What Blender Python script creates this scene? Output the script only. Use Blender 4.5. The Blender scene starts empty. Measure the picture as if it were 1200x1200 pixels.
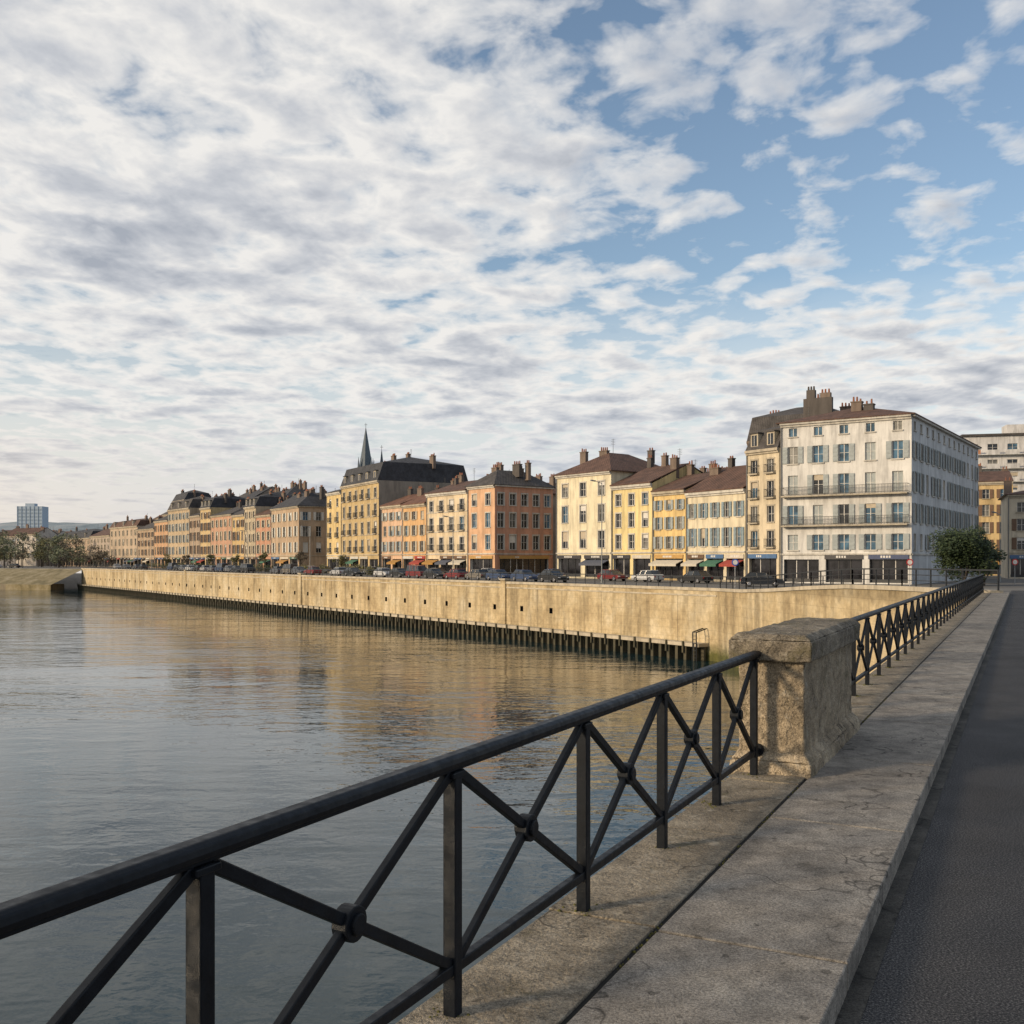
import bpy, math, random
from mathutils import Vector, Matrix, noise as mn
random.seed(7)
scene = bpy.context.scene
R = random.Random(11)

# ------------------------------------------------------------------ materials
def newmat(name):
    m = bpy.data.materials.new(name); m.use_nodes = True
    nt = m.node_tree; b = nt.nodes['Principled BSDF']
    return m, nt, b
def noise(nt, vec, scale, detail=4, rough=.55, dist=0.0):
    n = nt.nodes.new('ShaderNodeTexNoise')
    n.inputs['Scale'].default_value = scale; n.inputs['Detail'].default_value = detail
    n.inputs['Roughness'].default_value = rough; n.inputs['Distortion'].default_value = dist
    if vec is not None: nt.links.new(vec, n.inputs['Vector'])
    return n.outputs['Fac']
def ramp(nt, fac, pts):
    r = nt.nodes.new('ShaderNodeValToRGB')
    cr = r.color_ramp
    while len(cr.elements) < len(pts): cr.elements.new(.5)
    for e, (p, c) in zip(cr.elements, pts):
        e.position = p; e.color = (c[0], c[1], c[2], 1) if hasattr(c, '__len__') else (c, c, c, 1)
    nt.links.new(fac, r.inputs['Fac']); return r.outputs['Color']
def mixc(nt, fac, a, b, mode='MIX'):
    m = nt.nodes.new('ShaderNodeMix'); m.data_type = 'RGBA'; m.blend_type = mode
    for s, v in ((0, fac), (6, a), (7, b)):
        if isinstance(v, (int, float)): m.inputs[s].default_value = v
        elif isinstance(v, (tuple, list)): m.inputs[s].default_value = (v[0], v[1], v[2], 1)
        else: nt.links.new(v, m.inputs[s])
    return m.outputs[2]
def math_(nt, op, a, b=0.0, clamp=False):
    m = nt.nodes.new('ShaderNodeMath'); m.operation = op; m.use_clamp = clamp
    for i, v in enumerate((a, b)):
        if isinstance(v, (int, float)): m.inputs[i].default_value = v
        else: nt.links.new(v, m.inputs[i])
    return m.outputs[0]
def coords(nt, scale=(1, 1, 1), rot=0):
    tc = nt.nodes.new('ShaderNodeTexCoord'); mp = nt.nodes.new('ShaderNodeMapping')
    mp.inputs['Scale'].default_value = scale; mp.inputs['Rotation'].default_value = (0, 0, rot)
    nt.links.new(tc.outputs['Object'], mp.inputs['Vector']); return mp.outputs['Vector']
def bump(nt, b, h, strength=.3, dist=.02):
    n = nt.nodes.new('ShaderNodeBump'); n.inputs['Strength'].default_value = strength
    n.inputs['Distance'].default_value = dist
    nt.links.new(h, n.inputs['Height']); nt.links.new(n.outputs[0], b.inputs['Normal'])

def sc(c, k): return tuple(min(1, x * k) for x in c)
_cache = {}
def plaster(c, rough=.9):
    key = ('pl', c)
    if key in _cache: return _cache[key]
    m, nt, b = newmat('plaster')
    v = coords(nt); vs = coords(nt, (1.2, 1.2, .16))
    n1 = noise(nt, v, .3, 5, .65); n2 = noise(nt, vs, 1.3, 5, .65)
    a = ramp(nt, n1, [(.3, sc(c, .78)), (.7, sc(c, 1.1))])
    st = ramp(nt, n2, [(.36, .6), (.56, 1.0)])
    nt.links.new(mixc(nt, .75, a, st, 'MULTIPLY'), b.inputs['Base Color'])
    b.inputs['Roughness'].default_value = rough
    _cache[key] = m; return m
def flat(c, rough=.6, metal=0, name='paint', var=.12):
    key = ('fl', c, rough, metal)
    if key in _cache: return _cache[key]
    m, nt, b = newmat(name)
    v = coords(nt)
    nt.links.new(ramp(nt, noise(nt, v, 3, 3), [(.3, sc(c, 1 - var)), (.7, sc(c, 1 + var))]), b.inputs['Base Color'])
    b.inputs['Roughness'].default_value = rough; b.inputs['Metallic'].default_value = metal
    _cache[key] = m; return m
def glassm(c, rough=.12):
    key = ('gl', c)
    if key in _cache: return _cache[key]
    m, nt, b = newmat('window_glass')
    v = coords(nt)
    nt.links.new(ramp(nt, noise(nt, v, .9, 2), [(.35, sc(c, .4)), (.65, sc(c, 1.5))]), b.inputs['Base Color'])
    b.inputs['Roughness'].default_value = rough; b.inputs['Specular IOR Level'].default_value = .5
    _cache[key] = m; return m
def roofm(c):
    key = ('rf', c)
    if key in _cache: return _cache[key]
    m, nt, b = newmat('roof_tiles')
    v = coords(nt)
    n1 = noise(nt, v, .8, 5, .65); n2 = noise(nt, v, 5, 3)
    a = ramp(nt, n1, [(.3, sc(c, .55)), (.7, sc(c, 1.4))])
    nt.links.new(mixc(nt, .7, a, ramp(nt, n2, [(.3, .5), (.7, 1.0)]), 'MULTIPLY'), b.inputs['Base Color'])
    b.inputs['Roughness'].default_value = .85
    w = nt.nodes.new('ShaderNodeTexWave'); w.inputs['Scale'].default_value = 1.2; w.inputs['Distortion'].default_value = 1
    nt.links.new(v, w.inputs['Vector'])
    bump(nt, b, w.outputs['Fac'], .5, .05)
    _cache[key] = m; return m

G_DARK = glassm((.018, .022, .028)); G_CURT = glassm((.12, .12, .11), .35); G_BLUE = glassm((.05, .11, .17))
G_SHOP = glassm((.02, .02, .024))
TILE = roofm((.12, .066, .047)); TILE2 = roofm((.18, .088, .057)); SLATE = roofm((.05, .052, .06)); SLATE2 = roofm((.075, .068, .065))
WHITE = flat((.6, .58, .54), .6); IRON = flat((.02, .022, .025), .5); STONE = plaster((.44, .385, .295))
POT = flat((.24, .1, .06), .8)
CHIM = plaster((.19, .145, .115)); CHIMD = plaster((.1, .088, .08))

# ------------------------------------------------------------------ mesh accumulator
class Acc:
    def __init__(s, name): s.name = name; s.p = {}
    def get(s, part, mat):
        k = (part, mat.name)
        if k not in s.p: s.p[k] = ([], [], mat)
        return s.p[k]
    def face(s, part, mat, pts):
        v, f, _ = s.get(part, mat); n = len(v)
        v.extend([tuple(p) for p in pts]); f.append(list(range(n, n + len(pts))))
    def box8(s, part, mat, c):   # c: 8 corners: bottom 0-3, top 4-7
        v, f, _ = s.get(part, mat); n = len(v); v.extend([tuple(p) for p in c])
        for q in ((3, 2, 1, 0), (4, 5, 6, 7), (0, 1, 5, 4), (1, 2, 6, 5), (2, 3, 7, 6), (3, 0, 4, 7)):
            f.append([n + i for i in q])
    def build(s, bevel=0, smooth=False):
        objs = []
        if len(s.p) > 1:
            root = bpy.data.objects.new(s.name, None); scene.collection.objects.link(root)
        else: root = None
        for (part, mn_), (v, f, mat) in s.p.items():
            me = bpy.data.meshes.new(part if root else s.name); me.from_pydata(v, [], f); me.materials.append(mat)
            me.update()
            o = bpy.data.objects.new(part if root else s.name, me); scene.collection.objects.link(o)
            if root: o.parent = root
            if smooth:
                for p in me.polygons: p.use_smooth = True
            if bevel:
                md = o.modifiers.new('b', 'BEVEL'); md.width = bevel; md.segments = 2; md.limit_method = 'ANGLE'
            objs.append(o)
        return root or objs[0]

class Frame:
    """local frame: a along u, b outward, c up"""
    def __init__(s, o, u, z=0):
        s.o = Vector((o[0], o[1], z)); s.u = Vector((u[0], u[1], 0)).normalized()
        s.n = Vector((s.u.y, -s.u.x, 0))
    def __call__(s, a, b, c): return s.o + s.u * a + s.n * b + Vector((0, 0, c))
def fbox(acc, part, mat, F, a0, a1, b0, b1, c0, c1):
    acc.box8(part, mat, [F(a0, b0, c0), F(a0, b1, c0), F(a1, b1, c0), F(a1, b0, c0),
                         F(a0, b0, c1), F(a0, b1, c1), F(a1, b1, c1), F(a1, b0, c1)])
def beam(acc, part, mat, p0, p1, w, h, up=Vector((0, 0, 1))):
    p0 = Vector(p0); p1 = Vector(p1); d = (p1 - p0).normalized()
    x = d.cross(up)
    if x.length < 1e-4: x = Vector((1, 0, 0))
    x.normalize(); y = x.cross(d).normalized(); x = x * w / 2; y = y * h / 2
    acc.box8(part, mat, [p0 - x - y, p0 + x - y, p1 + x - y, p1 - x - y, p0 - x + y, p0 + x + y, p1 + x + y, p1 - x + y])
def cyl(acc, part, mat, p0, p1, r0, r1=None, n=10, cap=True):
    p0 = Vector(p0); p1 = Vector(p1); r1 = r0 if r1 is None else r1
    d = (p1 - p0).normalized(); x = d.orthogonal().normalized(); y = d.cross(x)
    v, f, _ = acc.get(part, mat); s = len(v)
    for P, r in ((p0, r0), (p1, r1)):
        for i in range(n):
            a = 2 * math.pi * i / n; v.append(tuple(P + (x * math.cos(a) + y * math.sin(a)) * r))
    for i in range(n): f.append([s + i, s + (i + 1) % n, s + n + (i + 1) % n, s + n + i])
    if cap: f.append([s + i for i in range(n)][::-1]); f.append([s + n + i for i in range(n)])

# ------------------------------------------------------------------ terrain height
WZ = -7.3
def gz(y):
    t = max(0, min(1, (y - 62) / 26.0)); t = t * t * (3 - 2 * t)
    return -.135 - .965 * t
def wall_x(y):
    if y < 90: return 23.8 - .152 * (y - 51.8)
    return 18 - .6696 * (y - 90)

# ------------------------------------------------------------------ facade
def facade(acc, F, W, H, rows, cols, wall, opt):
    """rows: list of (z0,z1,width,style)"""
    trim = opt.get('trim', STONE)
    us = [W * (i + .5) / cols * 1.0 for i in range(cols)] if cols else []
    bands = []
    c = 0.0
    for r in rows:
        if r[0] > c: bands.append((c, r[0], None))
        bands.append((r[0], r[1], r)); c = r[1]
    bands.append((c, H, None))
    for (c0, c1, r) in bands:
        if r is None or cols == 0:
            acc.face('walls', wall, [F(0, 0, c0), F(W, 0, c0), F(W, 0, c1), F(0, 0, c1)]); continue
        z0, z1, ww, style = r
        if style == 'shop':
            ns = opt.get('shops', max(1, int(W / 4.2)))
            cs = [(W * (i + .5) / ns, W / ns * .84) for i in range(ns)]
        else:
            cs = [(u, ww) for u in us]
        a = 0.0
        for ci, (u, w) in enumerate(cs):
            l = u - w / 2; rr = u + w / 2
            acc.face('walls', wall, [F(a, 0, c0), F(l, 0, c0), F(l, 0, c1), F(a, 0, c1)])
            dp = -.22 if style != 'shop' else -.5
            rv = opt.get('reveal', trim)
            acc.face('reveals', rv, [F(l, 0, c0), F(l, dp, c0), F(l, dp, c1), F(l, 0, c1)])
            acc.face('reveals', rv, [F(rr, dp, c0), F(rr, 0, c0), F(rr, 0, c1), F(rr, dp, c1)])
            acc.face('reveals', rv, [F(l, 0, c0), F(rr, 0, c0), F(rr, dp, c0), F(l, dp, c0)])
            acc.face('reveals', rv, [F(l, dp, c1), F(rr, dp, c1), F(rr, 0, c1), F(l, 0, c1)])
            if style == 'shop':
                acc.face('shop_glass', G_SHOP, [F(l, dp, c0), F(rr, dp, c0), F(rr, dp, c1), F(l, dp, c1)])
                col = R.choice(SHOPC) if not opt.get('signs') else R.choice(opt['signs'])
                nb = max(2, int(w / 1.3))
                for k in range(nb + 1):
                    x = l + .04 + (w - .08) * k / nb
                    fbox(acc, 'shop_frames', R.choice((IRON, WHITE, IRON)), F, x - .04, x + .04, dp + .004, dp + .07, c0, c1 - .004)
                fbox(acc, 'shop_frames', IRON, F, l + .002, rr - .002, dp + .006, dp + .12, c0, c0 + .4)
                if R.random() < .8:
                    fbox(acc, 'shop_sign', col, F, l - .1, rr + .1, .004, .14, c1 + .03, c1 + .55)
                    for q in range(R.randint(3, 6)):   # raised letters
                        x = l + w * .3 + q * .3
                        if x < rr - .4: fbox(acc, 'letters', WHITE, F, x, x + .2, .14, .16, c1 + .17, c1 + .42)
                if R.random() < opt.get('awn', .3):
                    aw = R.choice(AWN); d = 1.3
                    acc.box8('awning', aw, [F(l, .01, c1 - .25), F(l, d, c1 - .75), F(rr, d, c1 - .75), F(rr, .01, c1 - .25),
                                            F(l, .01, c1 - .17), F(l, d, c1 - .68), F(rr, d, c1 - .68), F(rr, .01, c1 - .17)])
                    fbox(acc, 'awning', aw, F, l, rr, d - .03, d, c1 - 1.0, c1 - .752)
            else:
                g = R.choice((G_DARK, G_DARK, G_DARK, G_CURT, G_BLUE) if not opt.get('blue') else (G_BLUE, G_BLUE, G_DARK, G_CURT))
                closed = R.random() < opt.get('closed', .06)
                sh = opt.get('shutter')
                if closed and sh: g = sh
                acc.face('window_glass', g, [F(l, dp, c0), F(rr, dp, c0), F(rr, dp, c1), F(l, dp, c1)])
                fr = opt.get('frame', WHITE)
                e = .06
                fbox(acc, 'window_frames', fr, F, l, l + e, dp + .003, dp + .06, c0, c1)
                fbox(acc, 'window_frames', fr, F, rr - e, rr, dp + .003, dp + .06, c0, c1)
                fbox(acc, 'window_frames', fr, F, u - .035, u + .035, dp + .003, dp + .055, c0, c1)
                fbox(acc, 'window_frames', fr, F, l + e, rr - e, dp + .003, dp + .058, c1 - e, c1)
                if c1 - c0 > 1.3:
                    for q in (.5,):
                        zz = c0 + (c1 - c0) * q
                        fbox(acc, 'window_frames', fr, F, l + e, rr - e, dp + .004, dp + .045, zz - .02, zz + .02)
                if R.random() < .22 and style == 'win' and not closed:   # half-lowered roller blind
                    q = c1 - (c1 - c0) * R.uniform(.2, .6)
                    fbox(acc, 'blinds', WHITE if R.random() < .6 else BEI, F, l + .01, rr - .01, dp + .062, dp + .08, q, c1 - .002)
                fbox(acc, 'sills', trim, F, l - .12, rr + .12, .003, .14, c0 - .14, c0 - .004)
                if opt.get('surround'):
                    fbox(acc, 'surrounds', trim, F, l - .16, l - .003, .003, .05, c0, c1)
                    fbox(acc, 'surrounds', trim, F, rr + .003, rr + .16, .003, .05, c0, c1)
                    fbox(acc, 'surrounds', trim, F, l - .16, rr + .16, .003, .07, c1 + .003, c1 + .2)
                if sh and not closed and style != 'attic' and R.random() < opt.get('shp', .9):
                    hw = w / 2
                    for sgn in (-1, 1):
                        x0 = (l - hw - .03) if sgn < 0 else rr + .03
                        ofs = R.uniform(0, .05)
                        fbox(acc, 'shutters', sh, F, x0, x0 + hw, .05 + ofs, .09 + ofs, c0 + .02, c1 - .02)
                        for q in range(4):
                            zz = c0 + (c1 - c0) * (q + .5) / 4
                            fbox(acc, 'shutters', sh, F, x0 + .05, x0 + hw - .05, .09 + ofs, .115 + ofs, zz - .16, zz + .12)
                if style == 'win' and opt.get('rails') and R.random() < .8:
                    balcony(acc, F, l - .25, rr + .25, .45, c0 - .05)
            a = rr
        acc.face('walls', wall, [F(a, 0, c0), F(W, 0, c0), F(W, 0, c1), F(a, 0, c1)])
def balcony(acc, F, a0, a1, d, c):
    fbox(acc, 'balcony_slab', STONE, F, a0, a1, .005, d, c - .16, c)
    for z in (c + .12, c + .95):
        fbox(acc, 'balcony_rail', IRON, F, a0, a1, d - .08, d - .03, z, z + .05)
        for x in (a0, a1 - .05): fbox(acc, 'balcony_rail', IRON, F, x, x + .05, .01, d - .08, z, z + .05)
    n = max(3, int((a1 - a0) / .16))
    for i in range(n + 1):
        x = a0 + .02 + (a1 - a0 - .06) * i / n
        fbox(acc, 'balcony_rail', IRON, F, x, x + .035, d - .07, d - .045, c, c + .95)

SHOPC = [flat(c, .5, name='sign_paint') for c in ((.03, .05, .12), (.03, .03, .035), (.3, .04, .03), (.5, .48, .44), (.04, .1, .07), (.42, .25, .08), (.5, .45, .36), (.03, .03, .035), (.06, .13, .26), (.12, .07, .04))]
AWN = [flat(c, .8, name='awning_cloth') for c in ((.3, .05, .035), (.5, .46, .38), (.05, .14, .09), (.35, .19, .05), (.08, .09, .12))]

def chimney(acc, F, a, b, z, w=1.1, d=.55, h=1.6, mat=None):
    mat = mat or R.choice((CHIM, CHIM, CHIMD))
    fbox(acc, 'chimneys', mat, F, a - w / 2, a + w / 2, b - d / 2, b + d / 2, z - 1.2, z + h)
    fbox(acc, 'chimneys', mat, F, a - w / 2 - .07, a + w / 2 + .07, b - d / 2 - .07, b + d / 2 + .07, z + h + .002, z + h + .14)
    n = max(2, int(w / .38))
    for i in range(n):
        x = a - w / 2 + w * (i + .5) / n
        cyl(acc, 'chimney_pots', POT, F(x, b, z + h + .14), F(x, b, z + h + .14 + R.uniform(.3, .6)), .13, .1, 7)

def building(name, A, B, depth, H, wall, floors=3, cols=3, roof='gable', rise=2.2, roofmat=TILE, ground=3.7,
             side_cols=0, left_cols=0, opt=None, rows=None, chim=2, zb=-1.15, cont=None, shop=True, wallside=None, dormers=0):
    opt = opt or {}
    acc = Acc(name)
    wallside = wallside or wall
    A = Vector((A[0], A[1], 0)); B = Vector((B[0], B[1], 0)); u = (B - A).normalized(); W = (B - A).length - .03
    F = Frame(A, u, zb); vdir = -F.n
    Fr = Frame(A + u * W, vdir, zb)            # right side
    Fl = Frame(A + vdir * depth, -vdir, zb)    # left side
    Fb = Frame(A + u * W + vdir * depth, -u, zb)
    if rows is None:
        rows = [(.25, ground - .75, 0, 'shop')] if shop else []
        fh = (H - ground - .5) / floors
        for i in range(floors):
            z0 = ground + i * fh + fh * .23; hh = fh * (.64 if i < floors - 1 else .52)
            rows.append((z0, z0 + hh, min(1.3, W / cols * .4), 'win'))
    facade(acc, F, W, H, rows, cols, wall, opt)
    rs = [r for r in rows if r[3] != 'shop'] if not opt.get('side_shop') else rows
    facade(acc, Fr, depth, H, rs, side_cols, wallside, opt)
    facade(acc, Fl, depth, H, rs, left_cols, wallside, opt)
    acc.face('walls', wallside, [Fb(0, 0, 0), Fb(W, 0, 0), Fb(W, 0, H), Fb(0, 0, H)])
    tr = opt.get('trim', STONE)
    ov = .38
    fbox(acc, 'cornice', tr, F, -.0, W, .004, ov, H - .3, H + .02)
    fbox(acc, 'cornice', tr, F, 0, W, .004, ov * .5, H - .55, H - .303)
    if side_cols:
        fbox(acc, 'cornice', tr, Fr, 0.0, depth, .004, ov, H - .3, H + .017)
        fbox(acc, 'string_course', tr, Fr, 0, depth, .004, .12, ground - .02, ground + .16)
    fbox(acc, 'string_course', tr, F, 0, W, .004, .14, ground + .0, ground + .2)
    if opt.get('courses'):
        for r in rows[2:]: fbox(acc, 'string_course', tr, F, 0, W, .003, .09, r[0] - .34, r[0] - .2)
    if cont:
        for i in cont: balcony(acc, F, .3, W - .3, .85, rows[i][0] - .12)
    cyl(acc, 'downpipe', flat((.16, .16, .16), .5), F(.12, .1, .1), F(.12, .1, H - .56), .07, .07, 6)
    o = .45
    if roof == 'gable':
        r0 = F(-.05, o, H + .03); r1 = F(W + .05, o, H + .03); k0 = F(-.05, -depth / 2, H + rise); k1 = F(W + .05, -depth / 2, H + rise)
        b0 = F(-.05, -depth - o, H + .03); b1 = F(W + .05, -depth - o, H + .03)
        t = Vector((0, 0, .16))
        for q in ((r0, r1, k1, k0), (b1, b0, k0, k1)):
            acc.box8('roof', roofmat, [*q, *[p + t for p in q]])
        for Fx, x in ((F, 0), (F, W)):
            acc.face('walls', wallside, [F(x, 0, H), F(x, -depth, H), F(x, -depth / 2, H + rise)])
    elif roof == 'hip':
        ins = min(W * .45, depth * .45)
        z0 = H + .03
        c = [F(-o, o, z0), F(W + o, o, z0), F(W + o, -depth - o, z0), F(-o, -depth - o, z0)]
        if W >= depth:
            k0 = F(ins, -depth / 2, H + rise); k1 = F(W - ins, -depth / 2, H + rise)
            fs = [[c[0], c[1], k1, k0], [c[1], c[2], k1], [c[2], c[3], k0, k1], [c[3], c[0], k0]]
        else:
            k0 = F(W / 2, -ins, H + rise); k1 = F(W / 2, -depth + ins, H + rise)
            fs = [[c[0], c[1], k0], [c[1], c[2], k1, k0], [c[2], c[3], k1], [c[3], c[0], k0, k1]]
        for f in fs: acc.face('roof', roofmat, f)
        acc.face('roof_soffit', tr, [c[3], c[2], c[1], c[0]])
        for i in range(4):
            p, q = c[i], c[(i + 1) % 4]
            acc.face('roof', roofmat, [p - Vector((0, 0, .12)), q - Vector((0, 0, .12)), q, p])
    elif roof == 'mansard':
        ins = 1.1; z0 = H + .03; z1 = H + rise * .75; z2 = H + rise * 1.15
        c = [F(0, .25, z0), F(W, .25, z0), F(W, -depth, z0), F(0, -depth, z0)]
        m_ = [F(ins * .2, -ins, z1), F(W - ins * .2, -ins, z1), F(W - ins * .2, -depth + ins, z1), F(ins * .2, -depth + ins, z1)]
        for i in range(4): acc.face('roof', roofmat, [c[i], c[(i + 1) % 4], m_[(i + 1) % 4], m_[i]])
        k0 = F(W * .35, -depth / 2, z2); k1 = F(W * .65, -depth / 2, z2)
        for f in ([m_[0], m_[1], k1, k0], [m_[1], m_[2], k1], [m_[2], m_[3], k0, k1], [m_[3], m_[0], k0]): acc.face('roof', roofmat, f)
        for i in range(dormers):
            x = W * (i + .5) / dormers
            fbox(acc, 'dormers', tr, F, x - .6, x + .6, -1.6, .02, z0 + .3, z0 + 2.0)
            acc.face('window_glass', G_DARK, [F(x - .4, .025, z0 + .5), F(x + .4, .025, z0 + .5), F(x + .4, .025, z0 + 1.8), F(x - .4, .025, z0 + 1.8)])
            fbox(acc, 'window_frames', WHITE, F, x - .03, x + .03, .028, .06, z0 + .5, z0 + 1.8)
            fbox(acc, 'dormers', roofmat, F, x - .72, x + .72, -1.7, .18, z0 + 2.003, z0 + 2.15)
    for i in range(chim):
        a = (.45 if i % 2 == 0 else W - .6) + (0 if i < 2 else R.uniform(1, max(1.2, W - 2)) * (1 if i % 2 == 0 else -1))
        a = max(.6, min(W - .6, a))
        bb = -depth * R.choice((.35, .5, .6)); zz = H + rise * (1 - abs(-bb / depth - .5) * 2)
        chimney(acc, F, a, bb, zz, R.uniform(.7, 2.0), .6, R.uniform(.5, 1.7))
    if R.random() < .7:
        p = F(W * R.uniform(.2, .8), -depth / 2, H + rise)
        cyl(acc, 'aerial', IRON, p, p + Vector((0, 0, 2.4)), .035, .03, 5)
        for k in range(4):
            q = p + Vector((0, 0, 1.5 + k * .25)); beam(acc, 'aerial', IRON, q - F.u * .45, q + F.u * .45, .03, .03)
    return acc.build()

C = lambda *c: plaster(tuple(c))
LG = flat((.3, .33, .33), .7, name='shutter_paint')
BEI = flat((.42, .36, .27), .7, name='shutter_paint'); BRN = flat((.15, .09, .055), .7, name='shutter_paint'); WSH = flat((.58, .56, .5), .7, name='shutter_paint')
BLG = flat((.2, .26, .29), .7, name='shutter_paint')
WT = plaster((.54, .51, .45))
DARKS = SHOPC[:2]
# ---- white corner building
building('white_corner_building', (32, 122), (44.4, 113.7), 41.6, 19.1, C(.66, .645, .61), wallside=C(.58, .59, .59), cols=5, roof='hip', rise=2.2, roofmat=TILE,  # wallside: same white wall, greyer, side shade painted into its colour
         rows=[(.25, 2.9, 0, 'shop'), (4.0, 5.8, 1.25, 'win'), (7.0, 9.25, 1.2, 'win'), (10.5, 12.8, 1.2, 'win'), (14.2, 16.2, 1.2, 'win'), (17.4, 18.4, 1.0, 'attic')],
         side_cols=13, opt=dict(shutter=LG, trim=WT, blue=True, shops=3, side_shop=False, closed=.08, awn=0, signs=DARKS), ground=3.4, cont=(2, 3), chim=0, zb=-1.2)
a = Acc('chimney_stack')
Fw = Frame((38, 122.6), (.83, -.557), 17.5)
chimney(a, Fw, 3.2, -.2, 2.2, 1.2, .8, .5, CHIM); chimney(a, Fw, 4.6, -.2, 2.2, 1.1, .8, .1, CHIMD); chimney(a, Fw, 2, -22, 1.6, 1.4, .7, .6)
a.build()
# ---- row
building('cream_townhouse', (29.0, 126.6), (31.9, 122.2), 15, 16.2, C(.62, .53, .38), floors=4, cols=2, roof='mansard', rise=3.4, roofmat=SLATE2,
         opt=dict(trim=STONE, rails=True, surround=True), chim=1, dormers=2)
building('slate_mansard_house', (31.5, 137), (41.5, 130), 14, 18.6, C(.16, .145, .13), floors=4, cols=3, roof='mansard', rise=4.4, roofmat=SLATE2,
         opt=dict(trim=CHIM), chim=2, shop=False, side_cols=0)
a = Acc('party_wall_chimneys')
Fw = Frame((36.2, 133), (.83, -.557), 18)
fbox(a, 'party_wall', CHIMD, Fw, 1.2, 4.9, -2, -1.4, 0, 4.6)
fbox(a, 'party_wall', CHIMD, Fw, 1.6, 2.7, -2.01, -1.39, 4.602, 5.7)
fbox(a, 'party_wall', CHIM, Fw, 3.4, 4.7, -2.01, -1.39, 4.602, 5.2)
for x, z in ((1.8, 5.7), (2.15, 5.7), (2.5, 5.7), (3.6, 5.2), (4.0, 5.2), (4.45, 5.2), (3.05, 4.6)):
    cyl(a, 'chimney_pots', POT if x > 3 else CHIMD, Fw(x, -1.7, z), Fw(x, -1.7, z + .5), .14, .11, 8)
a.build()
building('pale_shuttered_house', (23.2, 136), (28.9, 126.7), 13, 11.6, C(.66, .58, .42), floors=2, cols=5, roof='gable', rise=3.6, roofmat=TILE,
         opt=dict(trim=WT, shutter=BLG, blue=True, shops=3), chim=3)
building('yellow_shuttered_house', (19.5, 141.5), (23.1, 136.1), 13, 12.1, C(.72, .52, .23), floors=3, cols=3, roof='gable', rise=2.6, roofmat=TILE,
         opt=dict(trim=STONE, shutter=LG, blue=True, shops=1), chim=2)
building('pale_yellow_house', (14.5, 148.5), (19.4, 141.6), 14, 13.4, C(.74, .6, .3), floors=3, cols=3, roof='gable', rise=3.0, roofmat=TILE,
         opt=dict(trim=WT, shops=2, surround=True), chim=3)
building('cream_corner_house', (6.85, 158), (14.4, 148.6), 15, 15.8, C(.74, .66, .47), floors=3, cols=3, roof='hip', rise=3.4, roofmat=TILE,
         opt=dict(trim=WT, surround=True, shops=2), chim=3)
building('salmon_house', (-7.5, 174), (-2.8, 168), 12.5, 15.2, C(.66, .41, .25), wallside=C(.56, .3, .2), floors=3, cols=2, side_cols=5, roof='hip', rise=2.8, roofmat=SLATE2,  # wallside darker than the lit front: shade put into the plaster colour
         opt=dict(trim=WT, surround=True, shops=1, side_shop=True, shutter=None), chim=5)
building('ornate_cream_house', (-15.4, 185), (-7.6, 174.2), 14, 14.6, C(.66, .54, .37), floors=3, cols=4, roof='gable', rise=2.4, roofmat=TILE,
         opt=dict(trim=WT, surround=True, rails=True, courses=True, shops=3), chim=3)
building('orange_house', (-20.6, 193), (-15.5, 185.2), 12, 13.0, C(.66, .41, .2), floors=3, cols=3, roof='gable', rise=2.8, roofmat=TILE2,
         opt=dict(trim=STONE, shutter=BEI, shops=2), chim=2)
building('peach_house', (-25.6, 201), (-20.7, 193.2), 12, 13.2, C(.62, .42, .28), floors=3, cols=3, roof='gable', rise=2.4, roofmat=TILE2,
         opt=dict(trim=STONE, shutter=LG, shops=2), chim=2)
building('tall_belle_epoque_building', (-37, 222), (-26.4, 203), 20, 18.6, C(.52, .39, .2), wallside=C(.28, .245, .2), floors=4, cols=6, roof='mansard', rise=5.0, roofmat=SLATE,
         opt=dict(trim=STONE, surround=True, rails=True, courses=True, shops=4), chim=6, dormers=5)
building('yellow_narrow_house', (-41.6, 230), (-37.1, 222.2), 12, 17.6, C(.66, .5, .24), floors=4, cols=2, roof='gable', rise=1.8, roofmat=SLATE2,
         opt=dict(trim=WT, rails=True, shops=1), chim=2)
building('brown_corner_house', (-61.6, 262), (-51, 245), 10, 15.8, C(.46, .34, .23), floors=3, cols=5, side_cols=3, roof='hip', rise=3.6, roofmat=SLATE,
         opt=dict(trim=STONE, shutter=WSH, shops=3), chim=5)
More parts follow.
